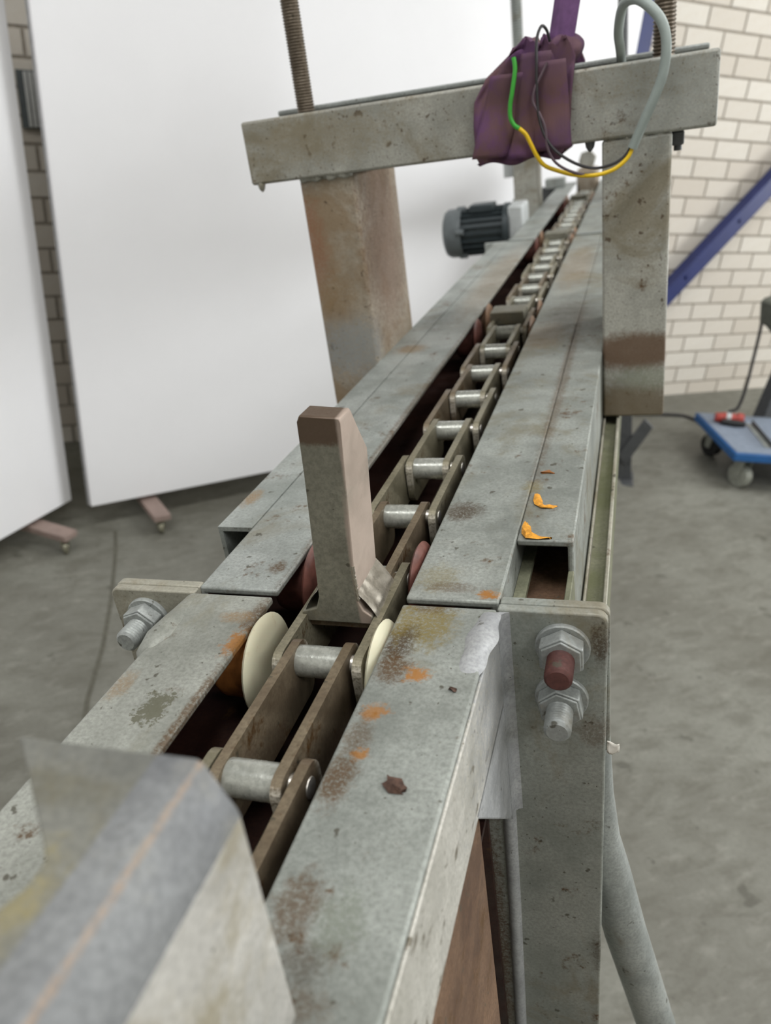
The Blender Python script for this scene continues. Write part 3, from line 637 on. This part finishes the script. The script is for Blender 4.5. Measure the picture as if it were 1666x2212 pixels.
for i, a in enumerate(((0.012, 0.045, 0.212, 0.282, 0.024), (0.073, 0.1075, 0.212, 0.287, -0.004), (0.048, 0.072, 0.208, 0.296, 0.018))):
    ob = sl.part('fold', fold_band(*a, i), 'purple_webbing', smooth=True)
    so = ob.modifiers.new('thick', 'SOLIDIFY'); so.thickness = 0.0035
kn = G()
def knot(a, b2):
    an = b2 * 2 * math.pi; th = a * math.pi
    rr = 1 + 0.12 * math.sin(3 * an + 2 * th) + 0.08 * math.sin(5 * an)
    return (0.100 + 0.0185 * rr * math.sin(th) * math.cos(an), 0.888 + 0.030 * rr * math.sin(th) * math.sin(an), 0.2965 + 0.0125 * rr * math.cos(th))
sl.part('knot', G().grid(knot, 16, 24, True), 'purple_webbing', smooth=True)
top = 3.0
def strap(a, b2):
    p = Vector((0.0945, 0.885, 0.292)) + UPL * (a * 2.55)
    an = b2 * 2 * math.pi
    w = 0.0125 * math.cos(an); d = 0.0045 * math.sin(an) * (1 + 0.0) + 0.0016 * math.cos(3 * an) * math.sin(an)
    rib = 0.0012 * math.cos(b2 * 2 * math.pi * 6)
    return tuple(p + Vector((w, 0, 0)) + Vector((0, d + rib * math.sin(an), 0)))
sl.part('strap', G().grid(strap, 6, 48, True), 'purple_strap', smooth=True)

# ================================================================== cut cable hanging over the beam
cb = Thing('cut_cable', 'cut grey electric cable looped over the beam with bare yellow-green and black wires', 'cable', (0.15, 0.84, 0.20))
def bez(pts, n=8):
    pts = [Vector(p) for p in pts]; out = []
    for i in range(len(pts) - 1):
        p0, p1, p2, p3 = pts[max(i - 1, 0)], pts[i], pts[i + 1], pts[min(i + 2, len(pts) - 1)]
        for k in range(n):
            t = k / n
            out.append(0.5 * ((2 * p1) + (p2 - p0) * t + (2 * p0 - 5 * p1 + 4 * p2 - p3) * t * t + (3 * p1 - p0 - 3 * p2 + p3) * t ** 3))
    return out + [pts[-1]]
sheath = bez([(0.152, 0.985, 0.262), (0.1515, 0.925, 0.287), (0.150, 0.895, 0.305), (0.1545, 0.875, 0.3235), (0.165, 0.862, 0.3262), (0.1765, 0.852, 0.3185), (0.188, 0.845, 0.304), (0.1925, 0.842, 0.286), (0.1905, 0.842, 0.264), (0.1840, 0.843, 0.246), (0.1755, 0.845, 0.228), (0.1645, 0.848, 0.204)])
cb.part('sheath', G().tube(sheath, 0.0046, 12), 'grey_sheath', smooth=True)
yw = bez([(0.1655, 0.848, 0.2065), (0.1605, 0.846, 0.1965), (0.150, 0.843, 0.1885), (0.137, 0.841, 0.1848), (0.124, 0.840, 0.1846), (0.110, 0.839, 0.187), (0.0960, 0.838, 0.192), (0.0830, 0.835, 0.1985), (0.0760, 0.832, 0.208), (0.071, 0.830, 0.219), (0.0665, 0.829, 0.2285), (0.0605, 0.828, 0.2345)])
cb.part('yellow_wire', G().tube(yw, 0.0020, 10), 'yellow_insulation', smooth=True, label='yellow length of the earth wire')
gw = bez([(0.0605, 0.828, 0.2345), (0.0560, 0.828, 0.238), (0.0528, 0.828, 0.245), (0.0530, 0.828, 0.255), (0.0555, 0.828, 0.266), (0.0580, 0.829, 0.278), (0.0590, 0.830, 0.286), (0.0580, 0.831, 0.2945)])
cb.part('green_wire', G().tube(gw, 0.0021, 10), 'green_insulation', smooth=True, label='green length of the earth wire')
k1 = bez([(0.164, 0.849, 0.2065), (0.157, 0.846, 0.1975), (0.146, 0.843, 0.1920), (0.130, 0.841, 0.1905), (0.115, 0.833, 0.196), (0.100, 0.8275, 0.206), (0.090, 0.827, 0.216), (0.083, 0.828, 0.229), (0.079, 0.829, 0.246), (0.0785, 0.829, 0.268), (0.079, 0.830, 0.290), (0.0795, 0.836, 0.307), (0.083, 0.845, 0.3165), (0.087, 0.852, 0.313), (0.089, 0.856, 0.304)])
cb.part('black_wire', G().tube(k1, 0.0014, 8), 'black_insulation', smooth=True)
k2 = bez([(0.166, 0.849, 0.206), (0.160, 0.848, 0.1955), (0.148, 0.845, 0.1868), (0.128, 0.842, 0.1842), (0.108, 0.835, 0.1905), (0.094, 0.829, 0.2005), (0.087, 0.827, 0.214), (0.085, 0.828, 0.232), (0.080, 0.829, 0.245), (0.0745, 0.829, 0.2555), (0.0770, 0.829, 0.267), (0.083, 0.830, 0.277), (0.0885, 0.831, 0.286)])
cb.part('black_wire', G().tube(k2, 0.0013, 8), 'brown_insulation', smooth=True)

# ================================================================== motor
mo = Thing('electric_motor', 'dark grey finned electric motor mounted beside the far end of the conveyor', 'motor', (-0.16, 2.06, -0.06))
my, mz = 2.06, -0.012
mo.part('body', G().lathe([(-0.262, 0.050), (-0.145, 0.050)], (my, mz), 'x', 32), 'motor_grey', smooth=True)
for k in range(22):
    a = 2 * math.pi * k / 22
    c_, s_ = math.cos(a), math.sin(a)
    q = [(my + c_ * r_ - s_ * w_, mz + s_ * r_ + c_ * w_) for r_, w_ in ((0.048, -0.0014), (0.058, -0.001), (0.058, 0.001), (0.048, 0.0014))]
    mo.part('fin', G().prism(q, 'x', -0.258, -0.150), 'motor_grey')
fc = mo.part('fan_cover', G().lathe([(-0.306, 0.020), (-0.306, 0.044), (-0.302, 0.054), (-0.292, 0.0595), (-0.262, 0.0605), (-0.258, 0.060)], (my, mz), 'x', 32), 'motor_light_grey', smooth=True)
for k in range(5):
    a = 2 * math.pi * k / 5 + 0.5
    sub(fc, 'lug', G().cyl((-0.268, my + 0.058 * math.cos(a), mz + 0.058 * math.sin(a)), (-0.248, my + 0.058 * math.cos(a), mz + 0.058 * math.sin(a)), 0.008, 10), 'motor_light_grey', smooth=True)
mo.part('front_flange', G().lathe([(-0.150, 0.062), (-0.136, 0.062), (-0.136, 0.03)], (my, mz), 'x', 32), 'motor_grey', smooth=True)
mo.part('gearbox', G().box(-0.137, -0.0985, my - 0.05, my + 0.06, mz - 0.075, mz + 0.058), 'pale_plate', 0.006)
mo.part('terminal_box', G().box(-0.236, -0.175, my - 0.03, my + 0.03, mz + 0.046, mz + 0.066), 'motor_grey', 0.004)

# ================================================================== bracket in the foreground
fb = Thing('guard_bracket', 'bent galvanised bracket standing on the near rail close to the lens', 'bracket', (0.066, 0.06, 0))
fb.part('bend', G().prism([(0.0520, 0.1100), (0.0638, 0.1100), (0.0654, 0.1090), (0.0716, 0.0935), (0.0722, 0.0905), (0.0685, 0.0900), (0.0622, 0.1062), (0.0520, 0.1062)], 'y', -0.09, 0.1257), 'bracket_bend_grey', smooth=True)
fb.part('wall', G().prism([(0.0722, 0.0906), (0.0708, 0.0), (0.0668, 0.0), (0.0682, 0.0906)], 'y', -0.09, 0.1257), 'bracket_zinc', 0.0004)
P = [(0.0062, 0.1257), (0.0525, 0.1257), (0.0525, -0.09), (-0.06, -0.09), (-0.06, 0.060), (0.015, 0.0655), (0.034, 0.0715), (0.0415, 0.0775), (0.0440, 0.0840), (0.0436, 0.0900), (0.0400, 0.0940)]
fb.part('top_plate', G().prism(P, 'z', 0.1062, 0.1100), 'bracket_top_grey', 0.0006)

# ================================================================== white partition boards on castors
def board(label, p0, d, ln, feet):
    d = Vector((d[0], d[1], 0)).normalized(); nrm = Vector((d.y, -d.x, 0))      # nrm points to the viewer
    t = Thing('partition_board', label, 'partition', (p0[0] + d.x * ln / 2, p0[1] + d.y * ln / 2, 0), False)
    def bx(u0, u1, v0, v1, z0, z1):
        g = G().box(u0, u1, v0, v1, z0, z1)
        g.v = [tuple(Vector((p0[0], p0[1], 0)) + d * a + nrm * b2 + Vector((0, 0, c2))) for a, b2, c2 in g.v]; return g
    bd = t.part('board', bx(0, ln, -0.022, 0, 0.09, 1.95), 'board_white', 0.002)
    sub(bd, 'frame_edge', bx(-0.004, ln + 0.004, -0.03, -0.0222, 0.086, 1.954), 'board_edge')
    for u in feet:
        f = t.part('foot', bx(u - 0.027, u + 0.027, -0.33, 0.125, 0.055, 0.075), 'pink_wood', 0.002)
        for v in (0.098, -0.30):
            c = Vector((p0[0], p0[1], 0)) + d * u + nrm * v
            w = sub(f, 'castor', G().lathe([(-0.008, 0.010), (-0.007, 0.0225), (0.007, 0.0225), (0.008, 0.010)], (0, 0.0225), 'x', 18), 'castor_metal', smooth=True)
            w.location = c
            sub(w, 'fork', G().box(-0.013, 0.013, -0.010, 0.010, 0.038, 0.056).box(-0.013, -0.0095, -0.008, 0.008, 0.018, 0.04).box(0.0095, 0.013, -0.008, 0.008, 0.018, 0.04), 'castor_metal')
        sub(f, 'strut', bx(u - 0.015, u + 0.015, -0.06, -0.03, 0.075, 1.2), 'pink_wood')
board('wide white partition board on wooden castor feet standing behind the conveyor', (0.0169, 2.3141), (0.9798, 0.2002), 2.12, (0.185, 1.93))
board('white partition board angled towards the floor crack, beside the wide board', (-1.49, 0.84), (1.4522, 1.5376), 2.1152, (0.22, 1.965))
# fix castor children: their meshes sit at their own origin, the fork is relative to it

# ================================================================== ribbed strip on the wall seen in the gap
wf = Thing('wall_heater', 'ribbed aluminium strip screwed to the brick wall between the boards', 'heater', (0.0, YW, 1.215), False)
bk = wf.part('back', G().box(-0.045, 0.075, YW - 0.022, YW - 0.0035, 1.125, 1.295), 'motor_light_grey', 0.001)
for k in range(6):
    x = -0.018 + k * 0.0145
    wf.part('rib', G().box(x - 0.0055, x + 0.0055, YW - 0.034, YW - 0.021, 1.13, 1.29), 'aluminium', 0.0015)
for z in (1.275, 1.145):
    wf.part('screw', G().cyl((0.022, YW - 0.040, z), (0.022, YW - 0.020, z), 0.007, 12), 'castor_metal', smooth=True)

# ================================================================== blue steel frame by the wall
bf = Thing('blue_hoist_frame', 'dark blue painted steel hoist frame with a slanting brace in front of the brick wall', 'hoist', (2.5, 2.93, 0), False)
def bar(p0, p1, w, dpt):
    p0, p1 = Vector(p0), Vector(p1); t = (p1 - p0).normalized(); s_ = Vector((0, 1, 0)); q = t.cross(s_).normalized()
    vs = []
    for p in (p0, p1):
        for a, b2 in ((-1, -1), (1, -1), (1, 1), (-1, 1)): vs.append(p + q * (a * w / 2) + s_ * (b2 * dpt / 2))
    return G().add(vs, [(0, 1, 2, 3), (7, 6, 5, 4), (0, 4, 5, 1), (1, 5, 6, 2), (2, 6, 7, 3), (3, 7, 4, 0)])
A, B = Vector((2.727, 3.02, 0.5256)), Vector((3.169, 3.02, 1.003))
dirb = (B - A).normalized()
bf.part('brace', bar(A - dirb * 0.66, B + dirb * 1.2, 0.080, 0.06), 'blue_paint', 0.004)
for k in (0.16, 0.52):
    p = A + dirb * k
    bf.part('bolt', G().cyl((p.x, 2.992, p.z), (p.x, 2.982, p.z), 0.010, 8), 'blue_paint', smooth=True)
bf.part('post', G().box(2.215, 2.285, 2.9, 2.97, 0.0, 2.6), 'blue_paint', 0.004)
bf.part('sill', G().box(2.0, 4.2, 2.9, 2.97, 0.0, 0.012) if False else G().box(2.16, 2.34, 2.86, 3.01, 0.0, 0.012), 'blue_paint', 0.002)
pb = A - dirb * 0.66
bf.part('sill', G().box(pb.x - 0.10, pb.x + 0.14, 2.94, 3.08, 0.0, 0.02), 'blue_paint', 0.002)

# ================================================================== blue dolly and things on it
O = Vector((2.380, 2.025, 0)); U = Vector((0.388, 0.922, 0)).normalized(); V = Vector((U.y, -U.x, 0))
dl = Thing('platform_dolly', 'blue platform dolly on castors standing near the brick wall', 'dolly', tuple(O + U * 0.23 + V * 0.35), False)
def duv(a0, a1, b0, b1, z0, z1):
    g = G().box(a0, a1, b0, b1, z0, z1); g.v = [tuple(O + U * a + V * b2 + Vector((0, 0, c2))) for a, b2, c2 in g.v]; return g
dl.part('deck', duv(0, 0.46, 0, 0.7, 0.132, 0.168), 'blue_plastic', 0.006)
dl.part('deck_mat', duv(0.008, 0.452, 0.008, 0.692, 0.1675, 0.1705), 'blue_deck', 0.001)
for a in (0.07, 0.39):
    for b2 in (0.08, 0.62):
        c = O + U * a + V * b2
        w = dl.part('castor', G().lathe([(-0.018, 0.03), (-0.016, 0.048), (0.016, 0.048), (0.018, 0.03)], (0, 0), 'x', 22), 'black_rubber' if a > 0.2 else 'castor_grey', smooth=True)
        w.location = c + Vector((0, 0, 0.048)) - dl.base
        sub(w, 'fork', G().box(-0.028, 0.028, -0.03, 0.03, 0.072, 0.085).prism([(-0.025, 0.075), (0.025, 0.075), (0.012, -0.01), (-0.012, -0.01)], 'x', -0.026, -0.021).prism([(-0.025, 0.075), (0.025, 0.075), (0.012, -0.01), (-0.012, -0.01)], 'x', 0.021, 0.026), 'castor_grey')
def on_deck(name, label, cat, c):
    return Thing(name, label, cat, tuple(c), False)
pc = O + U * 0.335 + V * 0.105 + Vector((0, 0, 0.1705))
pl = on_deck('power_plug', 'red and black power plug lying on the blue dolly', 'plug', pc)
pl.part('body', G().tube([pc + Vector((-0.055, 0.035, 0.022)), pc + Vector((-0.02, 0.012, 0.024)), pc + Vector((0.02, -0.012, 0.024))], [0.018, 0.023, 0.021], 14), 'red_plastic', smooth=True)
pl.part('grip', G().tube([pc + Vector((-0.05, 0.0, 0.014)), pc + Vector((-0.01, -0.035, 0.015)), pc + Vector((0.03, -0.05, 0.014))], [0.012, 0.015, 0.012], 12), 'black_rubber', smooth=True)
pl.part('cap', G().tube([pc + Vector((0.02, -0.012, 0.025)), pc + Vector((0.040, -0.027, 0.0255))], [0.0255, 0.024], 16), 'red_plastic', smooth=True)
pl.part('collar', G().tube([pc + Vector((-0.02, 0.012, 0.026)), pc + Vector((-0.005, 0.0, 0.026))], [0.025, 0.025], 16), 'pale_plate', smooth=True)
sb = O + U * 0.20 + V * 0.26 + Vector((0, 0, 0.1705))
bb = on_deck('steel_bar', 'long grey steel angle bar lying across the blue dolly', 'bar', sb)
def along(p, q, w, h):
    p, q = Vector(p), Vector(q); t = (q - p).normalized(); s_ = Vector((0, 0, 1)).cross(t)
    vs = [e + s_ * (a * w / 2) + Vector((0, 0, z)) for e in (p, q) for a, z in ((-1, 0), (1, 0), (1, h), (-1, h))]
    return G().add(vs, [(0, 1, 2, 3), (7, 6, 5, 4), (0, 4, 5, 1), (1, 5, 6, 2), (2, 6, 7, 3), (3, 7, 4, 0)])
p, q = Vector((2.708, 2.300, 0.1707)), Vector((2.44, 1.815, 0.1707))
p, q = Vector((2.688, 2.268, 0.1707)), Vector((2.555, 2.03, 0.1707))
bb.part('flange', along(p, q, 0.024, 0.004), 'galvanised_plain', 0.001)
off_ = Vector((0.011, -0.006, 0))
bb.part('upright', along(p + off_, q + off_, 0.004, 0.022), 'dark_grey_steel', 0.001)
# machine stand at the right with its cable
ms = Thing('machine_stand', 'grey machine housing on a steel leg with a cable hanging to the dolly', 'machine', (2.95, 2.33, 0), False)
ms.part('housing', G().prism([(2.585, 0.690), (2.612, 0.603), (2.645, 0.592), (2.70, 0.555), (3.2, 0.555), (3.2, 0.86), (2.60, 0.705)], 'y', 2.16, 2.30), 'machine_grey', 0.006)
ms.part('cap', G().lathe([(0.680, 0.030), (0.705, 0.032), (0.715, 0.026)], (2.68, 2.23), 'z', 16), 'stained_nylon', smooth=True)
ms.part('leg', G().prism([(2.855, 0.0), (2.93, 0.0), (3.0, 0.56), (2.94, 0.56)], 'y', 2.36, 2.42), 'dark_grey_steel', 0.004)
ms.part('leg', G().box(3.10, 3.16, 2.40, 2.46, 0, 0.56), 'dark_grey_steel', 0.004)
cable = bez([(2.625, 2.30, 0.62), (2.622, 2.29, 0.56), (2.628, 2.288, 0.44), (2.630, 2.285, 0.33), (2.618, 2.285, 0.245), pc + Vector((-0.0125, 0.006, 0.0555)), pc + Vector((-0.0125, 0.006, 0.0495))])
ms.part('cable', G().tube(cable, 0.0065, 10), 'black_insulation', smooth=True)
fcb = G().tube(bez([(2.35, 2.86, 0.008), (2.55, 2.86, 0.008), (2.75, 2.815, 0.008), (2.835, 2.775, 0.008), (2.86, 2.68, 0.008), (2.90, 2.55, 0.008), (3.1, 2.5, 0.008)]), 0.0075, 8)
c = Vector((2.75, 2.8, 0)); fcb.v = [tuple(Vector(v) - c) for v in fcb.v]
tag(obj('floor_cable', fcb.mesh('floor_cable', 'black_insulation', True), loc=c), 'dark cable lying on the concrete floor behind the blue dolly', 'cable')
